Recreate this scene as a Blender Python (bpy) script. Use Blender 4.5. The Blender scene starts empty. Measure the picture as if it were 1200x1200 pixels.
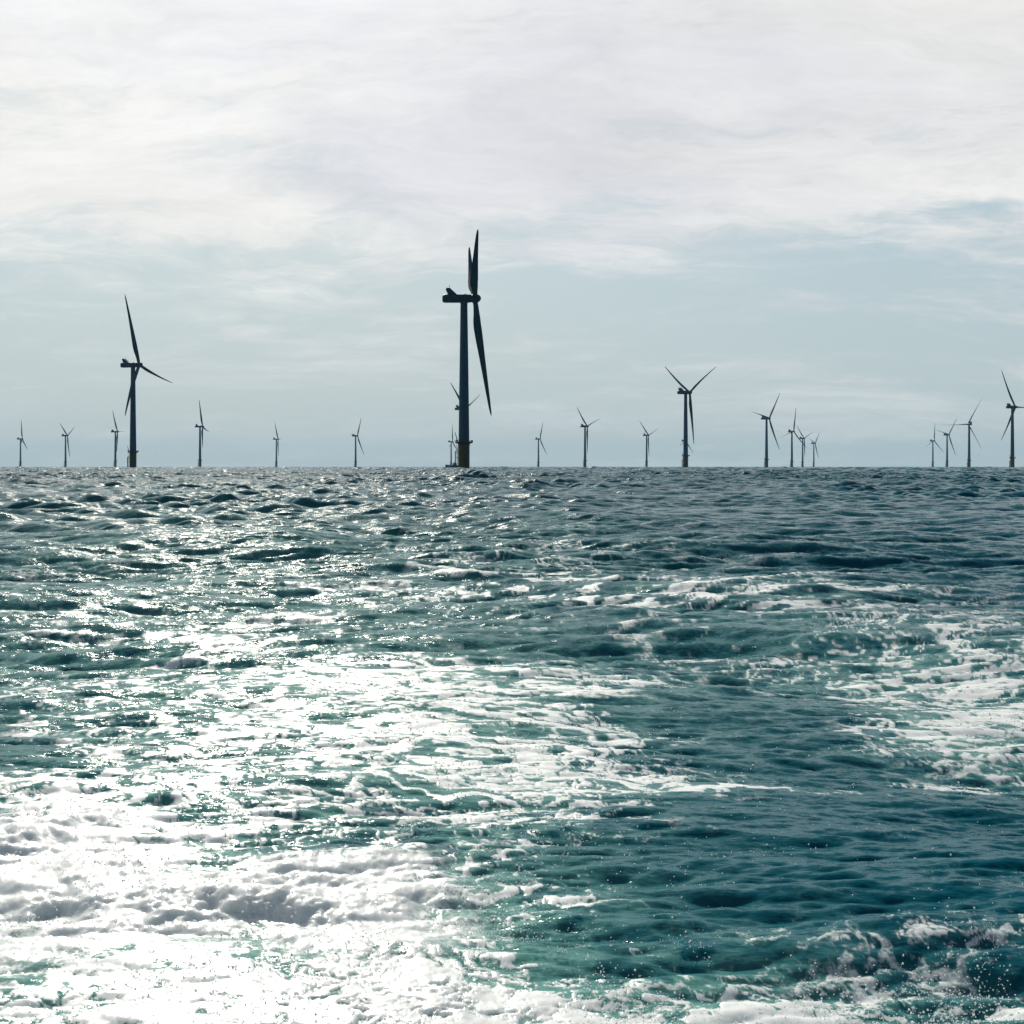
import bpy, bmesh, math, random
import numpy as np
from mathutils import Matrix, Vector

sc = bpy.context.scene
C = sc.collection
R = math.radians

# ------------------------------------------------------------------ camera, sky, sun, exposure
CAM_H = 2.4                       # eye height on the stern of a boat, metres
cam_d = bpy.data.cameras.new('camera')
cam_d.sensor_fit = 'HORIZONTAL'
cam_d.sensor_width = 24.0
cam_d.lens = 35.0
cam_d.shift_y = -53.5 / 1200.0
cam_d.clip_start = 0.1
cam_d.clip_end = 60000
cam_d.dof.use_dof = True
cam_d.dof.focus_distance = 40.0
cam_d.dof.aperture_fstop = 9.0
cam = bpy.data.objects.new('camera', cam_d)
C.objects.link(cam)
cam.location = (0, 0, CAM_H)
cam.rotation_euler = (R(90), 0, 0)
sc.camera = cam

SUN_EL, SUN_AZ = 32.0, -13.0      # azimuth from +Y towards +X
SUN = Vector((math.sin(R(SUN_AZ)) * math.cos(R(SUN_EL)), math.cos(R(SUN_AZ)) * math.cos(R(SUN_EL)), math.sin(R(SUN_EL))))

sc.view_settings.view_transform = 'Standard'
sc.view_settings.look = 'None'
sc.view_settings.exposure = 0.0
sc.view_settings.gamma = 1.0


class NT:
    """small helper to write node trees"""
    def __init__(self, tree):
        self.t = tree
        tree.nodes.clear()

    def n(self, typ, ins=None, **kw):
        nd = self.t.nodes.new(typ)
        for k, v in kw.items():
            setattr(nd, k, v)
        for k, v in (ins or {}).items():
            s = nd.inputs[k]
            if isinstance(v, bpy.types.NodeSocket):
                self.t.links.new(v, s)
            else:
                s.default_value = v
        return nd

    def m(self, op, a, b=None, c=None, clamp=False):
        nd = self.t.nodes.new('ShaderNodeMath')
        nd.operation = op
        nd.use_clamp = clamp
        for i, v in enumerate((a, b, c)):
            if v is None:
                continue
            if isinstance(v, bpy.types.NodeSocket):
                self.t.links.new(v, nd.inputs[i])
            else:
                nd.inputs[i].default_value = v
        return nd.outputs[0]

    def vm(self, op, a, b=None, scale=None):
        nd = self.t.nodes.new('ShaderNodeVectorMath')
        nd.operation = op
        for i, v in enumerate((a, b)):
            if v is None:
                continue
            if isinstance(v, bpy.types.NodeSocket):
                self.t.links.new(v, nd.inputs[i])
            else:
                nd.inputs[i].default_value = v
        if scale is not None:
            if isinstance(scale, bpy.types.NodeSocket):
                self.t.links.new(scale, nd.inputs['Scale'])
            else:
                nd.inputs['Scale'].default_value = scale
        return nd.outputs['Value'] if op in ('DOT_PRODUCT', 'LENGTH', 'DISTANCE') else nd.outputs[0]

    def mix(self, f, a, b):
        nd = self.t.nodes.new('ShaderNodeMix')
        nd.data_type = 'RGBA'
        for s, v in ((nd.inputs[0], f), (nd.inputs[6], a), (nd.inputs[7], b)):
            if isinstance(v, bpy.types.NodeSocket):
                self.t.links.new(v, s)
            else:
                s.default_value = v if not isinstance(v, tuple) or len(v) == 4 else (*v, 1)
        return nd.outputs[2]

    def ss(self, v, lo, hi):
        nd = self.n('ShaderNodeMapRange', {'Value': v, 'From Min': lo, 'From Max': hi}, interpolation_type='SMOOTHSTEP')
        return nd.outputs[0]

    def noise(self, vec, scale, detail=4, rough=0.55, dist=0.0, color=False):
        nd = self.n('ShaderNodeTexNoise', {'Vector': vec, 'Scale': scale, 'Detail': detail, 'Roughness': rough, 'Distortion': dist})
        return nd.outputs[1 if color else 0]


world = bpy.data.worlds.new('World')
sc.world = world
world.use_nodes = True
w = NT(world.node_tree)
tc = w.n('ShaderNodeTexCoord').outputs['Generated']
sky = w.n('ShaderNodeTexSky', sky_type='NISHITA', sun_disc=False, sun_elevation=R(SUN_EL), sun_rotation=R(SUN_AZ),
          air_density=1.0, dust_density=1.5, ozone_density=1.5, altitude=0)
d = w.vm('NORMALIZE', tc)
sep = w.n('ShaderNodeSeparateXYZ', {0: d})
dx, dy, dz = sep.outputs
el = w.m('MAXIMUM', dz, 0.0)
inv = w.m('DIVIDE', 1.0, w.m('ADD', el, 0.20))
P = w.n('ShaderNodeCombineXYZ', {0: w.m('MULTIPLY', dx, inv), 1: w.m('MULTIPLY', dy, inv), 2: 0.0}).outputs[0]
warp = w.vm('SCALE', w.vm('SUBTRACT', w.noise(P, 0.7, 5, 0.6, color=True), (0.5, 0.5, 0.5)), scale=0.9)
Pw = w.vm('ADD', P, warp)
rot1 = w.n('ShaderNodeMapping', {'Vector': Pw, 'Rotation': (0, 0, R(28)), 'Scale': (0.9, 1.35, 1)}).outputs[0]
rot2 = w.n('ShaderNodeMapping', {'Vector': Pw, 'Rotation': (0, 0, R(-34)), 'Scale': (0.9, 2.0, 1), 'Location': (3.1, 7.7, 2)}).outputs[0]
n1 = w.noise(rot1, 1.2, 12, 0.64)
n2 = w.noise(rot2, 2.4, 12, 0.68)
cl = w.m('ADD', w.m('MULTIPLY', n1, 0.6), w.m('MULTIPLY', n2, 0.4))
high = w.ss(w.m('ADD', el, w.m('MULTIPLY', dx, 0.40)), 0.37, 0.54)      # cloud opening added out of view, so the water reflects a darker sky
# cover thickens with height: nearly closed overhead, thin veil low down
thr = w.m('SUBTRACT', 0.53, w.m('MULTIPLY', w.ss(el, 0.05, 0.32), 0.14))
thr = w.m('ADD', thr, w.m('MULTIPLY', high, 0.26))
ahead = w.ss(dy, 0.0, 0.5)


def cloudbank(ax, az_, wx_, wz_, amount):
    a = w.m('POWER', w.m('DIVIDE', w.m('ABSOLUTE', w.m('SUBTRACT', dx, ax)), wx_), 2.0)
    b = w.m('POWER', w.m('DIVIDE', w.m('ABSOLUTE', w.m('SUBTRACT', dz, az_)), wz_), 2.0)
    return w.m('MULTIPLY', w.m('MULTIPLY', w.m('POWER', 2.718, w.m('MULTIPLY', w.m('ADD', a, b), -1.0)), ahead), amount)


for bank in ((.045, .118, .055, .022, -.075), (.23, .135, .08, .018, -.05), (-.26, .115, .07, .014, -.05), (-.20, .165, .17, .032, .085), (-.30, .26, .12, .06, .07), (.34, .16, .06, .03, .05)):
    cl = w.m('ADD', cl, cloudbank(*bank))
cov = w.ss(w.m('SUBTRACT', cl, thr), -0.07, 0.09)
cosg = w.m('MAXIMUM', w.vm('DOT_PRODUCT', d, tuple(SUN)), 0.0)
glow = w.m('POWER', cosg, 5.0)
glow2 = w.m('POWER', cosg, 28.0)
front = w.ss(w.vm('DOT_PRODUCT', d, tuple(SUN)), -0.6, 0.75)
cb = w.m('ADD', w.m('ADD', w.m('MULTIPLY', front, 0.71), 0.10), w.m('ADD', w.m('MULTIPLY', glow, 0.09), w.m('MULTIPLY', glow2, 0.30)))
fine = w.m('ADD', 0.75, w.m('MULTIPLY', w.noise(rot2, 2.4, 12, 0.72), 0.54))
belly = w.ss(w.m('ADD', w.noise(rot1, 0.9, 8, 0.62), w.m('ADD', cloudbank(-.06, .19, .10, .03, .14), cloudbank(-.24, .155, .14, .03, -.14))), 0.40, 0.66)      # greyer undersides
ctint = w.mix(belly, (1.0, 0.99, 0.962, 1), (0.835, 0.838, 0.885, 1))
cloudc = w.vm('SCALE', ctint, scale=w.m('MULTIPLY', cb, fine))
skyc = w.vm('SCALE', sky.outputs[0], scale=0.07)
# thin high veil always mixed in, so the gaps are pale, not deep blue
veil = w.vm('SCALE', (0.76, 0.98, 1.08), scale=w.m('MULTIPLY', front, 0.62))
gap = w.mix(w.m('SUBTRACT', 0.78, w.m('MULTIPLY', high, 0.70)), skyc, veil)
col = w.mix(w.m('MULTIPLY', cov, 0.92), gap, cloudc)
# air near the horizon
hz = w.m('SUBTRACT', 1.0, w.ss(el, -0.02, 0.19))
hzc = w.vm('SCALE', (0.85, 1.02, 1.07), scale=w.m('ADD', w.m('MULTIPLY', front, 0.54), 0.02))
col = w.mix(w.m('MULTIPLY', hz, 0.80), col, hzc)
bg = w.n('ShaderNodeBackground', {'Color': col, 'Strength': 1.0})
out = w.n('ShaderNodeOutputWorld', {'Surface': bg.outputs[0]})

sd = bpy.data.lights.new('sun', 'SUN')
sd.energy = 4.6
sd.angle = R(0.53)
sd.color = (1.0, 0.945, 0.83)
sun = bpy.data.objects.new('sun', sd)
C.objects.link(sun)
sun.rotation_euler = SUN.to_track_quat('Z', 'Y').to_euler()
sun.location = (-200, 400, 500)

sc.cycles.max_bounces = 6
sc.cycles.caustics_reflective = False
sc.cycles.caustics_refractive = False
sc.cycles.sample_clamp_indirect = 4.0
sc.cycles.sample_clamp_direct = 12.0

# ------------------------------------------------------------------ the sea
F = 1750.0
HOR = 546.5


def px(u, depth):
    """world x of image column u at a depth"""
    return (u - 600.0) / F * depth


rng = np.random.default_rng(11)


def tile(N, size, lmin, lmax, expo, wdir, spread, seed, slope=1.0, floor=0.12):
    """periodic patch of sea: height and the two choppy displacements, scaled to an rms slope"""
    g = np.random.default_rng(seed)
    k1 = np.fft.fftfreq(N, size / N) * 2 * np.pi
    kx, ky = np.meshgrid(k1, k1, indexing='ij')
    k = np.hypot(kx, ky)
    k[0, 0] = 1
    amp = k ** (-expo)
    lam = 2 * np.pi / k
    amp *= np.exp(-(lam / lmax) ** 4) * np.exp(-(lmin / lam) ** 4)
    c = (kx * math.cos(wdir) + ky * math.sin(wdir)) / k
    amp *= np.abs(c) ** spread + floor
    amp[0, 0] = 0
    ph = g.normal(size=(N, N)) + 1j * g.normal(size=(N, N))
    H = amp * ph
    h = np.fft.ifft2(H).real
    sx = np.fft.ifft2(1j * kx * H).real
    sy = np.fft.ifft2(1j * ky * H).real
    s = slope / math.sqrt((sx ** 2 + sy ** 2).mean())
    ddx = np.fft.ifft2(-1j * kx / k * H).real
    ddy = np.fft.ifft2(-1j * ky / k * H).real
    return [(a * s).astype(np.float32) for a in (h, ddx, ddy)] + [size]


def field(N, expo, lmin, seed, stretch=1.0):
    """periodic unit-variance random field, wavelengths from the whole tile down to lmin texels"""
    g = np.random.default_rng(seed)
    k1 = np.fft.fftfreq(N) * N
    kx, ky = np.meshgrid(k1, k1, indexing='ij')
    k = np.hypot(kx * stretch, ky)
    k[0, 0] = 1
    a = k ** (-expo) * np.exp(-(k / (N / lmin)) ** 2) * (k > 2)
    a[0, 0] = 0
    f = np.fft.ifft2(a * (g.normal(size=(N, N)) + 1j * g.normal(size=(N, N)))).real
    return (f / f.std()).astype(np.float32)


def samp(A, size, x, y, rot=0.0, ox=0.0, oy=0.0):
    N = A.shape[0]
    c, s = math.cos(rot), math.sin(rot)
    u = ((x * c + y * s) + ox) * (N / size)
    v = ((-x * s + y * c) + oy) * (N / size)
    iu = np.floor(u)
    iv = np.floor(v)
    fu = (u - iu).astype(np.float32)
    fv = (v - iv).astype(np.float32)
    i0 = iu.astype(np.int64) % N
    j0 = iv.astype(np.int64) % N
    i1 = (i0 + 1) % N
    j1 = (j0 + 1) % N
    return (A[i0, j0] * (1 - fu) * (1 - fv) + A[i1, j0] * fu * (1 - fv) + A[i0, j1] * (1 - fu) * fv + A[i1, j1] * fu * fv)


def mips(N, expo, seed):
    return [field(N, expo, l, seed) for l in (3, 9, 27, 81)]


def sampm(Ms, size, x, y, dr, rot=0.0, ox=0.0, oy=0.0):
    lv = np.clip(np.log(np.maximum(2.6 * dr * Ms[0].shape[0] / size / 3.0, 1.0)) / math.log(3.0), 0, 2.999)
    out = np.zeros(x.shape, np.float32)
    i = lv.astype(np.int32)
    f = (lv - i).astype(np.float32)
    for k in range(4):
        wk = np.where(i == k, 1 - f, np.where(i + 1 == k, f, 0))
        m = wk > 0
        if m.any():
            out[m] += samp(Ms[k], size, x[m], y[m], rot, ox, oy) * wk[m]
    return out


def sst(x, a, b):
    t = np.clip((x - a) / (b - a), 0, 1)
    return t * t * (3 - 2 * t)


WD = R(250)
T_a = tile(512, 230.0, 4.0, 20.0, 2.3, WD, 2.2, 1, 0.062)
T_b = tile(1024, 47.0, 0.5, 4.5, 1.85, WD + R(14), 3.0, 2, 0.135, 0.06)
T_d = tile(1024, 61.0, 0.8, 4.0, 1.8, WD + R(6), 1.4, 5, 0.26)
T_c = tile(1024, 11.0, 0.07, 0.9, 1.75, WD + R(14), 7.0, 3, 0.20, 0.03)
G1 = field(1024, 1.55, 3, 21)
G2 = field(1024, 1.35, 3, 22)
G3 = field(1024, 1.0, 2.5, 23)
G4 = field(512, 1.9, 4, 24)
MG1, MG2 = mips(1024, 1.55, 31), mips(1024, 1.35, 32)

# where the wake's foam lies: (column, row, half width, half height, cover) of patches, read as places on the water
PATCH = [
    (120, 1160, 380, 95, .74), (480, 1170, 170, 60, .40), (840, 1200, 460, 50, .56), (600, 1180, 150, 50, .30), (1150, 1170, 200, 40, .10), (300, 1075, 260, 40, .4),
    (60, 1000, 220, 70, .55), (190, 900, 330, 110, .36), (430, 860, 190, 80, .26), (460, 795, 110, 32, .36),
    (250, 755, 170, 40, .22), (330, 810, 260, 60, .10), (560, 920, 170, 70, .40), (640, 860, 120, 40, .22), (560, 1040, 200, 60, .30),
    (640, 690, 170, 40, .26), (640, 640, 190, 26, .12), (880, 706, 160, 16, .42), (1060, 770, 200, 50, .50),
    (1160, 840, 130, 52, .62), (1030, 862, 140, 12, .36), (850, 935, 230, 14, .50), (720, 955, 190, 26, .46),
    (800, 1000, 170, 14, .34), (1090, 910, 60, 8, .4), (1175, 1040, 50, 9, .45), (1120, 1100, 120, 14, .30),
    (700, 800, 80, 14, .3), (120, 650, 160, 26, .10), (420, 690, 150, 22, .14), (60, 720, 130, 20, .16),
    (640, 1090, 140, 20, .25), (930, 1115, 200, 14, .14), (480, 800, 160, 40, .14), (660, 780, 150, 30, .18),
    (930, 1010, 230, 70, -.30), (860, 840, 110, 50, -.22), (1100, 960, 140, 40, -.25), (80, 780, 160, 20, -.15),
]
# line of breaking froth at the lower left
MILK_GLARE = [(830, 1200, 520, 60, .75), (560, 1090, 220, 80, .40), (1050, 770, 200, 50, .25), (1140, 860, 130, 50, .35), (250, 900, 380, 170, .40), (520, 800, 260, 80, .2), (120, 1120, 400, 120, .5), (130, 730, 380, 130, .38), (420, 640, 420, 50, .18), (620, 820, 380, 170, .16)]  # milky aerated water; the wide left patches paint in pale veiling glare
RIDGE = np.array([(-160, 1010), (-40, 1035), (60, 1078), (130, 1096), (210, 1080), (270, 1092), (330, 1084), (395, 1106), (470, 1120), (540, 1145)], float)


def uv(x, y):
    yy = np.maximum(y, 0.4)
    return 600 + F * x / yy, HOR + F * CAM_H / yy


def cover(x, y):
    u, v = uv(x, y)
    D = np.full(x.shape, 0.055, np.float32)
    wob = 26 * samp(G1, 24.0, x, y, 0.3)
    for cx, cy, rx, ry, a in PATCH:
        q = ((u + wob - cx) / rx) ** 2 + ((v + wob * ry / max(rx, 1) - cy) / ry) ** 2
        D += (a * np.exp(-q * 0.9)).astype(np.float32)
    D = np.where(y < 0.5, 0.3, D)
    # farther than the wake only a few small white caps
    return np.clip(D, 0.0, 1.3)


def ridge_d(x, y):
    """signed distance-ish to the breaking line on the water (metres, + on the camera's side) and strength"""
    pts = []
    for u_, v_ in RIDGE:
        yy = F * CAM_H / (v_ - HOR)
        pts.append(((u_ - 600) / F * yy, yy))
    best = np.full(x.shape, 1e9, np.float32)
    sgn = np.zeros(x.shape, np.float32)
    tt = np.zeros(x.shape, np.float32)
    n = len(pts) - 1
    for i in range(n):
        (ax, ay), (bx, by) = pts[i], pts[i + 1]
        ex, ey = bx - ax, by - ay
        L2 = ex * ex + ey * ey
        t = np.clip(((x - ax) * ex + (y - ay) * ey) / L2, 0, 1)
        qx, qy = x - (ax + t * ex), y - (ay + t * ey)
        dd = np.hypot(qx, qy)
        m = dd < best
        best = np.where(m, dd, best)
        sgn = np.where(m, -np.sign(ex * qy - ey * qx), sgn)
        tt = np.where(m, (i + t) / n, tt)
    return best * sgn, tt


def sea(x, y, dr):
    """displaced point, foam, froth thickness and aeration at (x, y); dr is the mesh step there"""
    x = x.astype(np.float32)
    y = y.astype(np.float32)
    r = np.hypot(x, y)
    fa = 1 - sst(dr, 3.5, 12.0)
    fb = 1 - sst(dr, 0.8, 3.6)
    fc = 1 - sst(dr, 0.05, 0.30)
    D = cover(x, y)
    calm = 1 - (0.40 * sst(D, 0.25, 0.9) + 0.48 * sst(D, .7, 1.2)) * (1 - sst(r, 25, 70))
    soft = 1 - .85 * sst(D, .7, 1.2) * (1 - sst(r, 20, 50))
    u, v = uv(x, y)
    slick = np.exp(-(((u - 960) / 260) ** 2 + ((v - 960) / 110) ** 2)) * (y > 1)
    wob = np.clip(1 + 0.45 * samp(G4, 170.0, x, y, 1.1), 0.62, 1.7)
    z = np.zeros_like(x)
    hx = np.zeros_like(x)
    hy = np.zeros_like(x)
    grow = 0.85 + 0.3 * sst(r, 10, 60) + 1.1 * sst(r, 70, 250) + 2.2 * sst(r, 300, 600)
    che = .85 - .4 * sst(r, 15, 60)
    for T, f, ch, ro, mod in ((T_d, 1 - sst(dr, 3.0, 9.0), .5, -.15, sst(r, 30, 95) * wob), (T_a, fa, 0.9, 0.0, grow), (T_a, fa * 0.6, 0.8, 0.9, grow), (T_b, fb, che, 0.15, (1 - .5 * slick) * (.5 + .5 * sst(r, 14, 50)) * calm * wob * (1 + 0.9 * sst(r, 45, 180))), (T_b, fb * .5, che, -0.35, (.6 + .4 * sst(r, 14, 50)) * calm * (1 - .6 * slick)),
                             (T_c, fc, 0.9, 0.2, 1.1 * calm * wob * (1 - .45 * slick) * soft), (T_c, fc * .4, 0.9, -.3, calm * soft)):
        w_ = f * mod
        o = 31.7 * ro
        z += samp(T[0], T[3], x, y, ro, o, o * 1.7) * w_
        a = samp(T[1], T[3], x, y, ro, o, o * 1.7) * w_ * ch
        b = samp(T[2], T[3], x, y, ro, o, o * 1.7) * w_ * ch
        c_, s_ = math.cos(ro), math.sin(ro)
        hx += a * c_ - b * s_
        hy += a * s_ + b * c_
    # foam: drawn-out lace, carried by a slow swirl
    sx = sampm(MG1, 9.0, x, y, dr * 1.5, 0.1)
    sy = sampm(MG1, 9.0, x, y, dr * 1.5, 0.1, 4.4, 2.9)
    dq = dr * (1 + 1.0 * sst(r, 13, 24))
    wx = x + 0.30 * sx + 1.0 * samp(G4, 44.0, x, y, 0.4)
    wy = y + 0.30 * sy + 1.0 * samp(G4, 44.0, x, y, 1.3, 9.0, 17.0)
    lr = R(8)
    away = sst(y, 14, 24)
    def fam(M, size, kx, ky, rot, ox, oy):
        # streaks lie across the wake close by and trail away along it farther off
        a_ = sampm(M, size, wx * kx, wy * ky, dq, rot, ox, oy)
        b_ = sampm(M, size, (wx * .82 + wy * .57) * kx, (wy * .82 - wx * .57) * ky, dq * 1.2, rot, ox + 1.3, oy)
        return (a_ * (1 - away) + b_ * away) / np.sqrt((1 - away) ** 2 + away ** 2)
    big = fam(MG1, 9.0, 0.42, 1.8, lr, 3.0, 1.0)
    mid = fam(MG2, 3.3, 0.36, 2.1, lr, 1.0, 2.0)
    det = sampm(MG2, 1.2, (x + .12 * sy) * .6, (y + .12 * sx) * 1.4, dq, 0.15)
    lace = 1 - np.abs(fam(MG2, 2.2, .45, 1.9, -0.1, 0.4, 0.9)) * 1.6
    lace2 = 1 - np.abs(sampm(MG2, 1.15, x + .1 * sx, y + .1 * sy, dr, 0.4)) * 1.6
    nearw = 1 - sst(r, 18, 60)
    g = 0.52 * big + 0.54 * mid + 0.42 * det * (1 - .6 * sst(r, 13, 30)) + (0.60 * lace + 0.44 * lace2 * (1 - .6 * sst(r, 13, 30)))
    g = (g + 0.28) / 1.05
    cdf = 0.5 * (1 + np.tanh(0.7978 * (g + 0.0447 * g ** 3)))
    ex = cdf - (1 - .92 * D)
    foam = sst(ex, -0.14, 0.26) * (0.36 + 0.64 * sst(ex, 0.04, 0.46))
    # white caps and glints of foam on the backs of steep far waves
    foam = np.clip(foam, 0, 1)
    milk_glare = np.zeros_like(x)
    for cx, cy, rx, ry, a in MILK_GLARE:
        milk_glare += a * np.exp(-(((u - cx) / rx) ** 2 + ((v - cy) / ry) ** 2)) * (y > .5)
    aer_glare = np.clip(milk_glare * (1 + .3 * mid) + sst(D, 0.15, 0.95) * 0.45 + 0.10 * mid * sst(D, .1, .5), 0, 1)
    # thick froth in the foreground
    lump = .5 + .35 * np.tanh(samp(G4, 3.3, x, y, 0.2)) + .18 * np.tanh(samp(G4, 1.1, x + .05 * sx, y, 0.9))
    thick = sst(D, 0.8, 1.25) * (r < 30)
    z += thick * 0.03 * (1.2 - lump) * foam + 0.006 * foam * nearw * (0.5 + .3 * np.tanh(det))
    rd, tt = ridge_d(x, y)
    env = sst(tt, 0.0, 0.08) * (1 - sst(tt, 0.72, 1.0))
    jag = 0.17 * samp(G4, 5.4, x, y, 0.5) + 0.12 * np.tanh(samp(G4, 1.7, x, y, 0.1)) + .03 * samp(G4, .8, x, y, .6)
    q = rd + jag
    crest = np.where(q > 0, np.exp(-(q / 0.20) ** 2), np.exp(-(q / 0.75) ** 2))
    hgt = np.clip(0.016 + 0.04 * samp(G4, 4.2, x, y, 1.0), .02, .13) * env
    z += crest * hgt
    bill = np.exp(-((q + .25) / 0.45) ** 2) * env
    z += bill * 0.035 * (.6 + .5 * np.tanh(samp(G4, 3.0, x, y, .4)) + .22 * np.tanh(samp(G4, 1.2, x, y, .8)))
    foam = np.maximum(foam, np.clip(env * np.exp(-((q + .2) / 0.5) ** 2) * 1.8, 0, 1))
    hy -= crest * hgt * 0.4 * (q < .3)
    hx += crest * hgt * 0.1
    return x + hx, y + hy, z, foam, np.clip(thick + bill, 0, 1), aer_glare


def radial_steps():
    r = 1.2
    out = [r]
    while r < 14500:
        if r < 4.4:
            s = 0.03 * r
        elif r < 2200:
            s = min(r * r / 3980.0 * 0.85, 0.0044 * r if r < 430 else 0.0031 * r, 0.09 if r < 60 else 0.16 if r < 100 else 0.34 if r < 430 else 99)
        else:
            s = 0.05 * r
        r += s
        out.append(r)
    return np.array(out)


rad = radial_steps()
ang = np.concatenate([np.linspace(-180, -40, 45)[:-1], np.linspace(-40, -24, 60)[:-1], np.linspace(-24, 24, 1180)[:-1], np.linspace(24, 40, 60)[:-1], np.linspace(40, 180, 45)[:-1]])
nr, na = len(rad), len(ang)
A, Rr = np.meshgrid(np.radians(ang), rad)
step = np.gradient(rad)
X = (Rr * np.sin(A)).ravel()
Y = (Rr * np.cos(A)).ravel()
DR = np.repeat(step, na)
sideways = np.tile(np.gradient(np.concatenate([ang, [180.0]]))[:-1], nr) * (math.pi / 180) * np.repeat(rad, na)
DR = np.maximum(DR, sideways * 0.8).astype(np.float32)
vx, vy, vz, foam, thick, aer_glare = sea(X, Y, DR)
co = np.stack([vx, vy, vz], 1).astype(np.float32)
co = np.concatenate([co, [[0, 0, -0.4]]]).astype(np.float32)
idx = np.arange(nr * na).reshape(nr, na)
nxt = np.roll(idx, -1, 1)
quads = np.stack([idx[:-1], nxt[:-1], nxt[1:], idx[1:]], -1).reshape(-1, 4)[:, ::-1]
tris = np.stack([np.full(na, nr * na), nxt[0], idx[0]], -1)[:, ::-1]
me = bpy.data.meshes.new('sea')
nv, nq, nt = len(co), len(quads), len(tris)
me.vertices.add(nv)
me.vertices.foreach_set('co', co.ravel())
me.loops.add(nq * 4 + nt * 3)
me.loops.foreach_set('vertex_index', np.concatenate([quads.ravel(), tris.ravel()]).astype(np.int32))
me.polygons.add(nq + nt)
me.polygons.foreach_set('loop_start', np.concatenate([np.arange(nq) * 4, nq * 4 + np.arange(nt) * 3]).astype(np.int32))
me.update(calc_edges=True)
me.validate()
me.polygons.foreach_set('use_smooth', np.ones(len(me.polygons), bool))
for nm, arr in (('foam', foam), ('froth', thick), ('aeration_glare', aer_glare)):
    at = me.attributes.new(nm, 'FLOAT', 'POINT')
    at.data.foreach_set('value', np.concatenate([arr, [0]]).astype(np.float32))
sea_o = bpy.data.objects.new('sea', me)
C.objects.link(sea_o)
sea_o['kind'] = 'structure'
sea_o['label'] = 'choppy teal sea with the white foam of a boat wake'

mt = bpy.data.materials.new('sea_water')
mt.use_nodes = True
s = NT(mt.node_tree)
geo = s.n('ShaderNodeNewGeometry')
pos = geo.outputs['Position']
nor = geo.outputs['Normal']
foam_a = s.n('ShaderNodeAttribute', attribute_name='foam').outputs['Fac']
froth_a = s.n('ShaderNodeAttribute', attribute_name='froth').outputs['Fac']
aer_glare_a = s.n('ShaderNodeAttribute', attribute_name='aeration_glare').outputs['Fac']
# ripples: a smooth random tilt of the surface, of the same steepness near and far
flat = s.n('ShaderNodeMapping', {'Vector': pos, 'Rotation': (0, 0, R(9)), 'Scale': (0.38, 1.5, 1.0)}).outputs[0]
r1 = s.vm('SUBTRACT', s.noise(flat, 0.9, 3, 0.6, color=True), (0.5, 0.5, 0.5))
r2 = s.vm('SUBTRACT', s.noise(flat, 5.0, 3, 0.62, color=True), (0.5, 0.5, 0.5))
r3 = s.vm('SUBTRACT', s.noise(flat, 38.0, 3, 0.65, color=True), (0.5, 0.5, 0.5))
dist = s.vm('LENGTH', pos)
far = s.ss(dist, 40.0, 300.0)
gust = s.m('ADD', 0.6, s.m('MULTIPLY', s.noise(pos, 0.06, 4, 0.6), 0.8))
near = s.m('ADD', 1.0, s.m('MULTIPLY', far, 1.2))
tilt = s.vm('ADD', s.vm('SCALE', r1, scale=s.m('MULTIPLY', s.m('ADD', 0.05, s.m('MULTIPLY', far, 0.8)), gust)),
            s.vm('ADD', s.vm('SCALE', r2, scale=s.m('MULTIPLY', near, s.m('MULTIPLY', gust, 0.50))), s.vm('SCALE', r3, scale=s.m('MULTIPLY', near, s.m('MULTIPLY', gust, 0.88)))))
tilt = s.vm('MULTIPLY', tilt, (1.0, 1.0, 0.0))
wn = s.vm('NORMALIZE', s.vm('ADD', nor, tilt))
deep = s.mix(s.noise(pos, 0.25, 3, 0.5), (0.0, 0.058, 0.098, 1), (0.0, 0.112, 0.134, 1))
wcol = s.mix(s.m('MULTIPLY', aer_glare_a, 0.7), deep, (0.18, 0.43, 0.36, 1))  # pale tint for aerated water and the painted glare on the left
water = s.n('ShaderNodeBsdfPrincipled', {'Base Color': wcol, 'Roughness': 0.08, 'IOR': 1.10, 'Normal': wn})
# foam: bubbly white, a little light comes through it
fb = s.vm('SUBTRACT', s.noise(pos, 20.0, 5, 0.7, color=True), (0.5, 0.5, 0.5))
fn = s.vm('NORMALIZE', s.vm('ADD', nor, s.vm('SCALE', fb, scale=0.36)))
fcol = (0.84, 0.87, 0.86, 1)
fd = s.n('ShaderNodeBsdfPrincipled', {'Base Color': (0.76, 0.795, 0.79, 1), 'Normal': fn, 'Roughness': 0.6, 'Specular IOR Level': 0.2, 'Subsurface Weight': 1.0,
                                         'Subsurface Radius': (1.0, 1.0, 1.0), 'Subsurface Scale': 0.10})
ft = s.n('ShaderNodeBsdfTranslucent', {'Color': (0.86, 0.92, 0.91, 1), 'Normal': fn})
fg = s.n('ShaderNodeBsdfGlossy', {'Color': (1, 1, 1, 1), 'Roughness': 0.25, 'Normal': fn})
fm = s.n('ShaderNodeMixShader', {0: 0.10, 1: fd.outputs[0], 2: ft.outputs[0]})
fm2 = s.n('ShaderNodeMixShader', {0: 0.04, 1: fm.outputs[0], 2: fg.outputs[0]})
edge = s.m('SUBTRACT', s.noise(flat, 14.0, 5, 0.7), 0.5)
bub = s.n('ShaderNodeTexVoronoi', {'Vector': s.vm('ADD', pos, s.vm('SCALE', fb, scale=0.05)), 'Scale': 26.0, 'Detail': 2.0, 'Roughness': 0.7, 'Lacunarity': 2.2}, feature='F1').outputs['Distance']
lacy = s.m('SUBTRACT', bub, 0.68)
edge2 = s.m('SUBTRACT', s.noise(flat, 60.0, 3, 0.7), 0.5)
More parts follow.
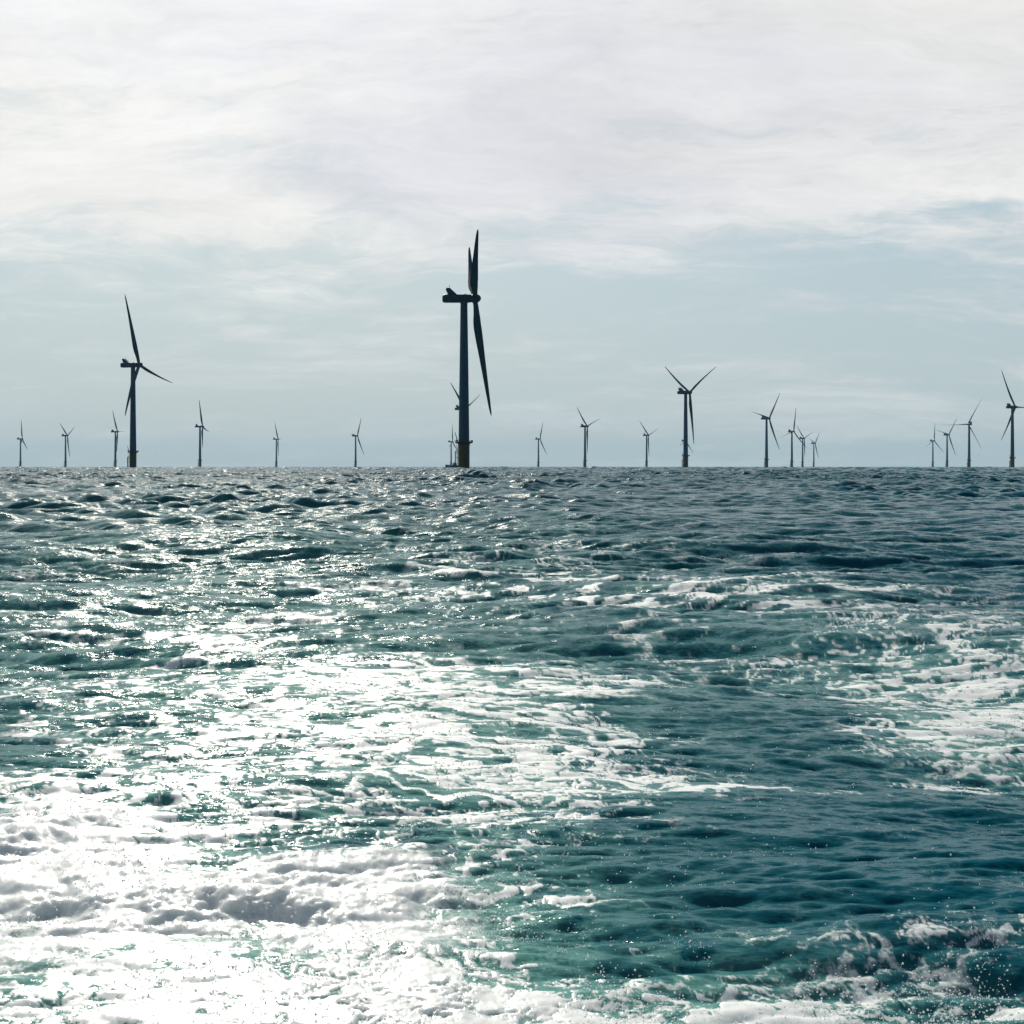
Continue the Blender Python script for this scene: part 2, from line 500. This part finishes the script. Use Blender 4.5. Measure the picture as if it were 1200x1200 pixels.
fa_ = s.m('ADD', foam_a, s.m('MULTIPLY', s.m('ADD', s.m('MULTIPLY', lacy, 0.7), s.m('ADD', s.m('MULTIPLY', edge, 1.0), s.m('MULTIPLY', edge2, 0.7))), s.m('MULTIPLY', s.m('MULTIPLY', foam_a, s.m('SUBTRACT', 1.15, foam_a)), 2.6)))
alpha = s.m('MULTIPLY', s.ss(fa_, 0.02, 1.10), 0.98)
mx = s.n('ShaderNodeMixShader', {0: alpha, 1: water.outputs[0], 2: fm2.outputs[0]})
s.n('ShaderNodeOutputMaterial', {'Surface': mx.outputs[0]})
me.materials.append(mt)


# ------------------------------------------------------------------ materials of the built things
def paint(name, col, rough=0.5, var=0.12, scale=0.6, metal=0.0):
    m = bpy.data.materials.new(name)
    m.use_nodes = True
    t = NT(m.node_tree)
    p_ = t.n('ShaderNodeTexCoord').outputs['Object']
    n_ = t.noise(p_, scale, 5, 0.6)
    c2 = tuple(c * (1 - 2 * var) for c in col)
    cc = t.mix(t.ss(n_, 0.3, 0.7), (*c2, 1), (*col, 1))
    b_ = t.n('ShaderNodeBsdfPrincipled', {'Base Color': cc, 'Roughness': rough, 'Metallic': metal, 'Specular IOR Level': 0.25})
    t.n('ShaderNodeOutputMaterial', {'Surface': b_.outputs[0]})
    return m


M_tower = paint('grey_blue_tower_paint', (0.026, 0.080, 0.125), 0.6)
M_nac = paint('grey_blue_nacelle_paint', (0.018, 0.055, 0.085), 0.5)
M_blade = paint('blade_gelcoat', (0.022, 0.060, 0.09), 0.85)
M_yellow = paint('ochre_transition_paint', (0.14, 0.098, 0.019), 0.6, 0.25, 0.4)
M_steel = paint('dark_galvanised_steel', (0.03, 0.04, 0.045), 0.55)
M_rust = paint('rusty_ladder_paint', (0.30, 0.15, 0.02), 0.6, 0.3)
M_hull = paint('navy_hull_paint', (0.012, 0.022, 0.04), 0.4)
M_cabin = paint('pale_cabin_paint', (0.18, 0.26, 0.33), 0.45)
M_glass = paint('dark_cabin_glass', (0.01, 0.015, 0.02), 0.1)


# ------------------------------------------------------------------ mesh helpers
def obj(name, bm, mat, parent=None, smooth=True):
    m = bpy.data.meshes.new(name)
    bmesh.ops.recalc_face_normals(bm, faces=bm.faces)
    bm.to_mesh(m)
    bm.free()
    if smooth:
        for p_ in m.polygons:
            p_.use_smooth = True
        m.set_sharp_from_angle(angle=R(38))
    m.materials.append(mat)
    o = bpy.data.objects.new(name, m)
    C.objects.link(o)
    o.parent = parent
    return o


def loft(bm, rings, cap=True):
    vs = [[bm.verts.new(p_) for p_ in ring] for ring in rings]
    n = len(vs[0])
    for a, b in zip(vs[:-1], vs[1:]):
        for i in range(n):
            bm.faces.new((a[i], a[(i + 1) % n], b[(i + 1) % n], b[i]))
    if cap:
        bm.faces.new(vs[0][::-1])
        bm.faces.new(vs[-1])


def lathe(bm, prof, seg=32, cx=0, cy=0):
    loft(bm, [[(cx + r_ * math.cos(2 * math.pi * i / seg), cy + r_ * math.sin(2 * math.pi * i / seg), z_) for i in range(seg)] for r_, z_ in prof])


def tube(bm, pts, r_, seg=8):
    rings = []
    for i, p_ in enumerate(pts):
        p_ = Vector(p_)
        t_ = (Vector(pts[min(i + 1, len(pts) - 1)]) - Vector(pts[max(i - 1, 0)])).normalized()
        a = t_.orthogonal().normalized()
        b = t_.cross(a)
        if rings:
            # keep the frame from flipping
            a = (pa - t_ * pa.dot(t_)).normalized()
            b = t_.cross(a)
        pa = a
        rr = r_[i] if isinstance(r_, (list, tuple)) else r_
        rings.append([p_ + a * rr * math.cos(2 * math.pi * k / seg) + b * rr * math.sin(2 * math.pi * k / seg) for k in range(seg)])
    loft(bm, rings)


def box(bm, c, size, bev=0.0):
    r_ = bmesh.ops.create_cube(bm, size=1.0)
    bmesh.ops.scale(bm, vec=size, verts=r_['verts'])
    bmesh.ops.translate(bm, vec=c, verts=r_['verts'])
    if bev:
        es = {e for v_ in r_['verts'] for e in v_.link_edges}
        bmesh.ops.bevel(bm, geom=list(es), offset=bev, segments=2, affect='EDGES', profile=0.7)


def ringtube(bm, rad_, z_, r_, seg=40):
    pts = [(rad_ * math.cos(2 * math.pi * i / seg), rad_ * math.sin(2 * math.pi * i / seg)) for i in range(seg)]
    k = 6
    vs = []
    for i, (x_, y_) in enumerate(pts):
        ux, uy = x_ / rad_, y_ / rad_
        vs.append([bm.verts.new((x_ + ux * r_ * math.cos(2 * math.pi * j / k), y_ + uy * r_ * math.cos(2 * math.pi * j / k), z_ + r_ * math.sin(2 * math.pi * j / k))) for j in range(k)])
    for i in range(seg):
        a, b = vs[i], vs[(i + 1) % seg]
        for j in range(k):
            bm.faces.new((a[j], b[j], b[(j + 1) % k], a[(j + 1) % k]))


# ------------------------------------------------------------------ one wind turbine
HUB, OVER, SPAN, TILT, CONE, BEND = 120.0, 7.6, 83.0, 6.0, 2.0, 4.5
DECK = 19.2


def blade_bm():
    bm = bmesh.new()
    rings = []
    N, K = 44, 20
    for i in range(N):
        s_ = i / (N - 1)
        s_ = s_ ** 1.15
        zz = 1.6 + (SPAN - 1.6) * s_
        ch = np.interp(s_, [0, .04, .10, .17, .24, .34, .48, .64, .8, .92, .975, 1.0], [3.5, 3.5, 4.1, 5.2, 5.6, 5.2, 4.2, 3.25, 2.4, 1.7, 1.1, .25])
        th = np.interp(s_, [0, .04, .10, .20, .32, .5, .75, 1.0], [1.0, 1.0, .72, .44, .32, .25, .20, .16]) * ch
        le = np.interp(s_, [0, .05, .2, 1], [.5, .5, .34, .34])
        tw = R(8 * (1 - s_) ** 2 - 1)
        bx = math.sin(R(CONE)) * zz + BEND * s_ ** 2 * math.cos(R(-85))
        by = BEND * s_ ** 2 * math.sin(R(-85))
        ring = []
        for k in range(K):
            a = 2 * math.pi * k / K
            c_ = math.cos(a)
            # chord coordinate 0 at the leading edge, 1 at the trailing edge
            q = 0.5 - 0.5 * c_
            blunt = math.sin(a) * 0.5
            foil = math.copysign(1, math.sin(a)) * (1.48 * math.sqrt(max(q, 0)) - .63 * q - 1.76 * q * q + 1.42 * q ** 3 - .51 * q ** 4) if abs(math.sin(a)) > 1e-6 else 0
            rd_ = float(np.interp(s_, [0.04, .2], [0, 1]))
            tk = th * (blunt * (1 - rd_) + foil * rd_)
            xx = (le - q) * ch
            ring.append((bx + xx * math.cos(tw) - tk * math.sin(tw), by + xx * math.sin(tw) + tk * math.cos(tw), zz))
        rings.append(ring)
    loft(bm, rings)
    return bm


def nacelle_bm():
    bm = bmesh.new()
    rings = []
    for x_, hw, hz_, zc in ((-15.2, 1.2, 1.4, -.3), (-14.9, 2.1, 2.3, -.25), (-14.0, 2.75, 2.75, -.2), (-12.5, 3.0, 2.9, -.15), (-4, 3.05, 2.9, -.1), (3.0, 3.0, 2.85, -.05),
                            (4.6, 2.9, 2.75, 0), (5.2, 2.6, 2.5, 0)):
        ring = []
        for k in range(28):
            a = 2 * math.pi * k / 28
            e = 0.5
            c_, s_ = math.cos(a), math.sin(a)
            ring.append((x_, hw * math.copysign(abs(c_) ** e, c_), zc + hz_ * math.copysign(abs(s_) ** e, s_)))
        rings.append(ring)
    loft(bm, rings)
    return bm


def prism_y(bm, poly, y0, y1):
    loft(bm, [[(x_, y0, z_) for x_, z_ in poly], [(x_, y1, z_) for x_, z_ in poly]])


def thing(name, label, cat, loc, group=None):
    o = bpy.data.objects.new(name, None)
    o.empty_display_size = 2
    C.objects.link(o)
    o.location = loc
    o['label'] = label
    o['category'] = cat
    if group:
        o['group'] = group
    return o


def make_turbine():
    root = thing('wind_turbine', '', 'wind turbine', (0, 0, 0), 'wind turbines standing in the sea')
    bm = bmesh.new()
    lathe(bm, [(3.95, -9), (3.95, 17.0), (4.15, 17.2), (4.15, 18.4), (3.9, 18.6), (3.9, DECK + .5)], 40)
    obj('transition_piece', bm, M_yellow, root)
    bm = bmesh.new()
    prof = [(3.78, DECK + .35)]
    for z_ in np.linspace(DECK + 1, 116.2, 9):
        prof.append((3.78 + (2.45 - 3.78) * ((z_ - DECK) / (116.2 - DECK)) ** 1.1, z_))
    lathe(bm, prof + [(2.6, 116.4), (2.6, 117.3)], 40)
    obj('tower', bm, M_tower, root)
    # working platform with its railing
    bm = bmesh.new()
    lathe(bm, [(3.97, DECK - 1.0), (4.6, DECK - .9), (6.3, DECK - .25), (6.3, DECK + .1), (3.97, DECK + .1)], 40)
    pl = obj('platform', bm, M_steel, root)
    bm = bmesh.new()
    for zz in (DECK + .62, DECK + 1.25):
        ringtube(bm, 6.2, zz, 0.07)
    for i in range(24):
        a = 2 * math.pi * i / 24
        x_, y_ = 6.2 * math.cos(a), 6.2 * math.sin(a)
        tube(bm, [(x_, y_, DECK + .05), (x_, y_, DECK + 1.25)], 0.07, 6)
    ringtube(bm, 6.24, DECK + .2, 0.14)
    obj('railing', bm, M_steel, pl)
    bm = bmesh.new()
    box(bm, (5.6, -1.0, DECK + .85), (1.3, 2.2, 1.4), 0.08)
    obj('equipment_cabinet', bm, M_steel, pl)
    # davit crane
    bm = bmesh.new()
    tube(bm, [(-4.9, -1.6, DECK + .1), (-4.9, -1.6, DECK + 2.4), (-5.2, -1.6, DECK + 3.6), (-6.3, -1.7, DECK + 7.0)], [.34, .32, .28, .2], 10)
    tube(bm, [(-4.9, -1.6, DECK + 1.8), (-5.9, -1.7, DECK + 5.6)], .12, 6)
    box(bm, (-4.9, -1.6, DECK + 1.5), (1.5, .9, .8), .08)
    obj('davit_crane', bm, M_steel, root)
    # boat landing: two fender tubes with a ladder between them
    bm = bmesh.new()
    for yy in (-2.2, -.2):
        tube(bm, [(-4.1, yy, 13.6), (-5.6, yy, 13.2), (-5.95, yy, 12.4), (-5.95, yy, -5)], .30, 10)
        for z_ in (3.0, 8.4, 11.8):
            tube(bm, [(-3.6, yy * .8, z_), (-5.9, yy, z_)], .2, 8)
    lan = obj('boat_landing', bm, M_rust, root)
    bm = bmesh.new()
    for yy in (-1.55, -.85):
        tube(bm, [(-5.05, yy, -4), (-5.05, yy, DECK - .3)], .09, 6)
    for k in range(44):
        tube(bm, [(-5.05, -1.55, -3.5 + k * .5), (-5.05, -.85, -3.5 + k * .5)], .05, 5)
    obj('ladder', bm, M_rust, lan)
    bm = bmesh.new()
    tube(bm, [(-3.9, 1.2, 17.0), (-4.35, 1.2, 16), (-4.35, 1.2, -5)], .22, 8)
    tube(bm, [(1.5, -4.0, 17.0), (1.5, -4.3, 16), (1.5, -4.3, -5)], .22, 8)
    obj('cable_tube', bm, M_yellow, root)
    # nacelle with rooftop cooler and mast
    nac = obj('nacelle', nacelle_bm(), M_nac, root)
    nac.location = (0, 0, HUB)
    bm = bmesh.new()
    prism_y(bm, [(-11.0, 2.5), (-12.7, 6.3), (-12.3, 7.1), (-9.9, 7.1), (-4.9, 2.5)], -2.7, 2.7)
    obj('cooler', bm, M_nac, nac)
    bm = bmesh.new()
    tube(bm, [(-10.0, 1.6, 7.0), (-10.0, 1.6, 9.6)], .11, 6)
    tube(bm, [(-10.4, 1.6, 8.9), (-9.6, 1.6, 8.9)], .08, 6)
    obj('wind_mast', bm, M_steel, nac)
    bm = bmesh.new()
    box(bm, (1.0, 0, 2.95), (1.6, 1.2, .55), .1)
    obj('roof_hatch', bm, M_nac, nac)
    # hub
    bm = bmesh.new()
    prof = [(2.3, -2.6), (2.75, -2.2), (3.0, -1.0), (3.05, 0.6), (2.85, 2.0), (2.3, 3.2), (1.4, 4.0), (.5, 4.35)]
    lathe(bm, prof, 32)
    bmesh.ops.rotate(bm, verts=bm.verts, cent=(0, 0, 0), matrix=Matrix.Rotation(R(90), 3, 'Y'))
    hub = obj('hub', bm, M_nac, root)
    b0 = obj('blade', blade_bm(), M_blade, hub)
    for k in (1, 2):
        b = b0.copy()
        C.objects.link(b)
        b.parent = hub
        b.matrix_local = Matrix.Rotation(-k * 2 * math.pi / 3, 4, 'X')
    return root


def copy_tree(o, parent=None):
    c = o.copy()
    C.objects.link(c)
    c.parent = parent
    for ch in list(kids[o]):
        copy_tree(ch, c)
    return c


turb = make_turbine()
kids = {}
for o in C.objects:
    kids.setdefault(o, [])
    if o.parent:
        kids.setdefault(o.parent, []).append(o)

# column of the tower in the 1200-wide photograph, distance, heading of the rotor axis, rotor angle, label
TURBINES = [
    (543.7, 1046, 3.5, 59.3, 'largest and nearest dark wind turbine, rotor seen edge-on, ladder on its yellowish base'),
    (155.9, 1731, -11.6, 105.0, 'second tallest dark wind turbine, left of the largest, one blade drooping to the right'),
    (135.2, 5057, 32.4, 31.5, 'small wind turbine standing close on the left of the second tallest turbine'),
    (24.0, 6391, 6.3, 6.0, 'small faint wind turbine at the far left end of the row'),
    (76.8, 5701, -6.3, 66.7, 'small Y shaped wind turbine, second from the far left end of the row'),
    (234.4, 4402, 1.3, 103.0, 'mid sized wind turbine with narrow rotor, first one right of the second tallest'),
    (323.9, 6431, -4.5, 90.5, 'small faint wind turbine alone midway between the second tallest and the largest'),
    (416.75, 5741, -18.5, 35.6, 'small wind turbine, one blade level to the left, next left of the largest'),
    (541.2, 3040, -22.9, 69.8, 'wind turbine hidden behind the tower of the largest, two blades showing as a V'),
    (528.7, 7121, -15.8, 11.4, 'tiny pale wind turbine rising behind the small boat'),
    (631.0, 6411, -28.4, 29.1, 'small wind turbine, one blade level to the left, next right of the largest'),
    (685.6, 4388, 25.9, 48.0, 'mid sized Y shaped wind turbine, second one right of the largest'),
    (757.8, 5638, -35.3, 73.0, 'small Y shaped wind turbine just left of the tall Y shaped one'),
    (803.5, 2376, 27.6, 59.5, 'tall dark wind turbine with a wide Y shaped rotor, largest in the right half'),
    (802.0, 6929, 19.1, 108.0, 'tiny wind turbine hidden behind the tower of the tall Y shaped turbine'),
    (898.3, 3655, -43.1, 42.6, 'tallest of the close group of four wind turbines, at its left end'),
    (928.0, 5032, -47.8, 16.4, 'second tallest of the close group of four wind turbines, one blade straight up'),
    (940.6, 6294, 16.2, 50.9, 'third of the close group of four wind turbines, overlapped by a neighbour blade'),
    (953.7, 7622, -35.0, 49.7, 'smallest of the close group of four wind turbines, at its right end'),
    (1093.2, 6883, -49.1, 12.3, 'smallest of three wind turbines left of the cut off one, one blade straight up'),
    (1109.9, 5547, -51.5, 43.8, 'middle one of three wind turbines left of the cut off one'),
    (1135.7, 4158, 95.6, 94.5, 'tallest of three wind turbines left of the cut off one, nacelle seen end-on'),
    (1186.4, 2961, 25.5, 26.4, 'tall dark wind turbine at the right edge, one blade cut off by the edge'),
]
for i, (u, D, yaw, az, lab) in enumerate(TURBINES):
    t_ = turb if i == 0 else copy_tree(turb)
    if i == 0:
        parts = kids[turb]
    else:
        parts = [c for c in C.objects if c.parent == t_]
    t_.location = (px(u, D), D, 0)
    t_['label'] = lab
    for c in parts:
        if c.name.startswith('nacelle'):
            c.rotation_euler = (0, 0, R(yaw))
        elif c.name.startswith('hub'):
            c.matrix_local = (Matrix.Translation((OVER * math.cos(R(yaw)), OVER * math.sin(R(yaw)), HUB)) @ Matrix.Rotation(R(yaw), 4, 'Z')
                              @ Matrix.Rotation(R(-TILT), 4, 'Y') @ Matrix.Rotation(R(-az), 4, 'X'))

# ------------------------------------------------------------------ the small boat behind the nearest turbine
D = 3000.0
boat = thing('service_boat', 'small dark service boat low on the horizon beside the base of the largest turbine', 'boat', (px(532.0, D), D, 0))
boat.scale = (1.4, 1.4, 1.45)
bm = bmesh.new()
rings = []
for x_, hw, keel, sheer in ((-12.5, .15, 1.2, 4.1), (-11, 1.1, 0, 3.9), (-8, 2.6, -.8, 3.5), (-3, 3.3, -1, 3.0), (5, 3.4, -1, 2.7), (11.5, 3.2, -.9, 2.7)):
    rings.append([(x_, -hw, sheer), (x_, -hw * .92, 1.0), (x_, -hw * .5, keel * .8), (x_, 0, keel), (x_, hw * .5, keel * .8), (x_, hw * .92, 1.0), (x_, hw, sheer)])
loft(bm, rings)
obj('hull', bm, M_hull, boat)
bm = bmesh.new()
prism_y(bm, [(-2.6, 2.7), (-1.4, 5.8), (3.6, 5.8), (4.2, 2.7)], -2.4, 2.4)
prism_y(bm, [(-1.0, 5.8), (-.4, 7.2), (2.6, 7.2), (3.0, 5.8)], -1.7, 1.7)
cab = obj('wheelhouse', bm, M_cabin, boat, False)
bm = bmesh.new()
box(bm, (1.2, -2.42, 4.6), (3.6, .08, .9))
obj('window', bm, M_glass, cab)
bm = bmesh.new()
tube(bm, [(1.4, 0, 7.1), (1.4, 0, 11.0)], .16, 6)
tube(bm, [(.5, 0, 9.4), (2.3, 0, 9.4)], .12, 6)
obj('mast', bm, M_steel, boat)
bm = bmesh.new()
for yy in (-2.7, 2.7):
    tube(bm, [(-10.5, yy * .35, 4.8), (-6, yy, 4.4), (-3, yy * 1.1, 4.0)], .07, 5)
    for x_, k in ((-10.5, .35), (-8.2, .7), (-6, 1.0), (-3, 1.1)):
        tube(bm, [(x_, yy * k, 2.9), (x_, yy * k, 4.8 + (x_ + 10.5) * -.1)], .07, 5)
obj('bow_rail', bm, M_steel, boat)

# ------------------------------------------------------------------ flying droplets and bubbles over the churned water
g = np.random.default_rng(5)
ico = bmesh.new()
bmesh.ops.create_icosphere(ico, subdivisions=2, radius=1.0)
iv = np.array([v_.co[:] for v_ in ico.verts], np.float32)
ifc = np.array([[v_.index for v_ in f_.verts] for f_ in ico.faces], np.int64)
ico.free()
NB = 110000
depth = 1.0 / g.uniform(1 / 24.0, 1 / 5.6, NB)
side = g.uniform(-0.40, 0.40, NB) * depth
Dn = cover(side, depth)
clus = samp(G2, 2.4, side, depth, 0.2) + 0.8 * samp(G1, 7.0, side, depth, 0.9)
un, vn = uv(side, depth)
wgt = (np.clip(Dn - 0.10, 0, 0.7) + .05 * (un > 600)) * (1 - sst(Dn, .8, 1.1)) * np.clip(clus + 0.1, 0, 1.6) * (0.30 + 2.2 * np.exp(-((un - 830) / 400) ** 2 - ((vn - 1190) / 75) ** 2) + .5 * np.exp(-((un - 800) / 420) ** 2 - ((vn - 1080) / 130) ** 2))
keep = g.uniform(0, 1, NB) < wgt * 1.3
bx_, by_ = side[keep], depth[keep]
sx_, sy_, sz_, _, _, _ = sea(bx_, by_, np.full(bx_.shape, .02, np.float32))
nb = len(bx_)
size = 0.0030 * np.exp(np.clip(g.normal(0, .4, nb), -1, .8)) * np.clip(by_ / 9.0, .8, 1.9)
lift = np.where(g.uniform(0, 1, nb) < .35, g.exponential(.05, nb), 0.0)
cen = np.stack([sx_, sy_, sz_ + size * .5 + lift], 1)
V = (cen[:, None, :] + iv[None] * size[:, None, None]).reshape(-1, 3)
Fc = (ifc[None] + (np.arange(nb) * len(iv))[:, None, None]).reshape(-1, 3)
bm_ = bpy.data.meshes.new('spray')
bm_.vertices.add(len(V))
bm_.vertices.foreach_set('co', V.astype(np.float32).ravel())
bm_.loops.add(len(Fc) * 3)
bm_.loops.foreach_set('vertex_index', Fc.astype(np.int32).ravel())
bm_.polygons.add(len(Fc))
bm_.polygons.foreach_set('loop_start', (np.arange(len(Fc)) * 3).astype(np.int32))
bm_.update(calc_edges=True)
bm_.polygons.foreach_set('use_smooth', np.ones(len(bm_.polygons), bool))
ms = bpy.data.materials.new('white_spray')
ms.use_nodes = True
q = NT(ms.node_tree)
a_ = q.n('ShaderNodeBsdfPrincipled', {'Base Color': (.93, .95, .95, 1), 'Roughness': .15, 'Subsurface Weight': 1.0, 'Subsurface Radius': (1, 1, 1), 'Subsurface Scale': .012})
q.n('ShaderNodeOutputMaterial', {'Surface': a_.outputs[0]})
bm_.materials.append(ms)
spray = bpy.data.objects.new('spray', bm_)
C.objects.link(spray)
spray['kind'] = 'stuff'
spray['label'] = 'white droplets and bubbles over the churned wake'
spray['category'] = 'spray'
print('sea verts', nv, 'droplets', nb)

# ------------------------------------------------------------------ sea air
bm = bmesh.new()
box(bm, (0, 0, 97), (30000, 30000, 206))
hz_o = obj('haze', bm, paint('unused', (1, 1, 1)), None, False)
hm = bpy.data.materials.new('sea_air')
hm.use_nodes = True
q = NT(hm.node_tree)
pv = q.n('ShaderNodeVolumePrincipled', {'Color': (0.36, 0.72, 1.0, 1), 'Density': 2.4e-5, 'Anisotropy': 0.0})
q.n('ShaderNodeOutputMaterial', {'Volume': pv.outputs[0]})
hz_o.data.materials.clear()
hz_o.data.materials.append(hm)
hz_o['kind'] = 'stuff'
hz_o['label'] = 'thin pale sea haze'
hz_o['category'] = 'haze'
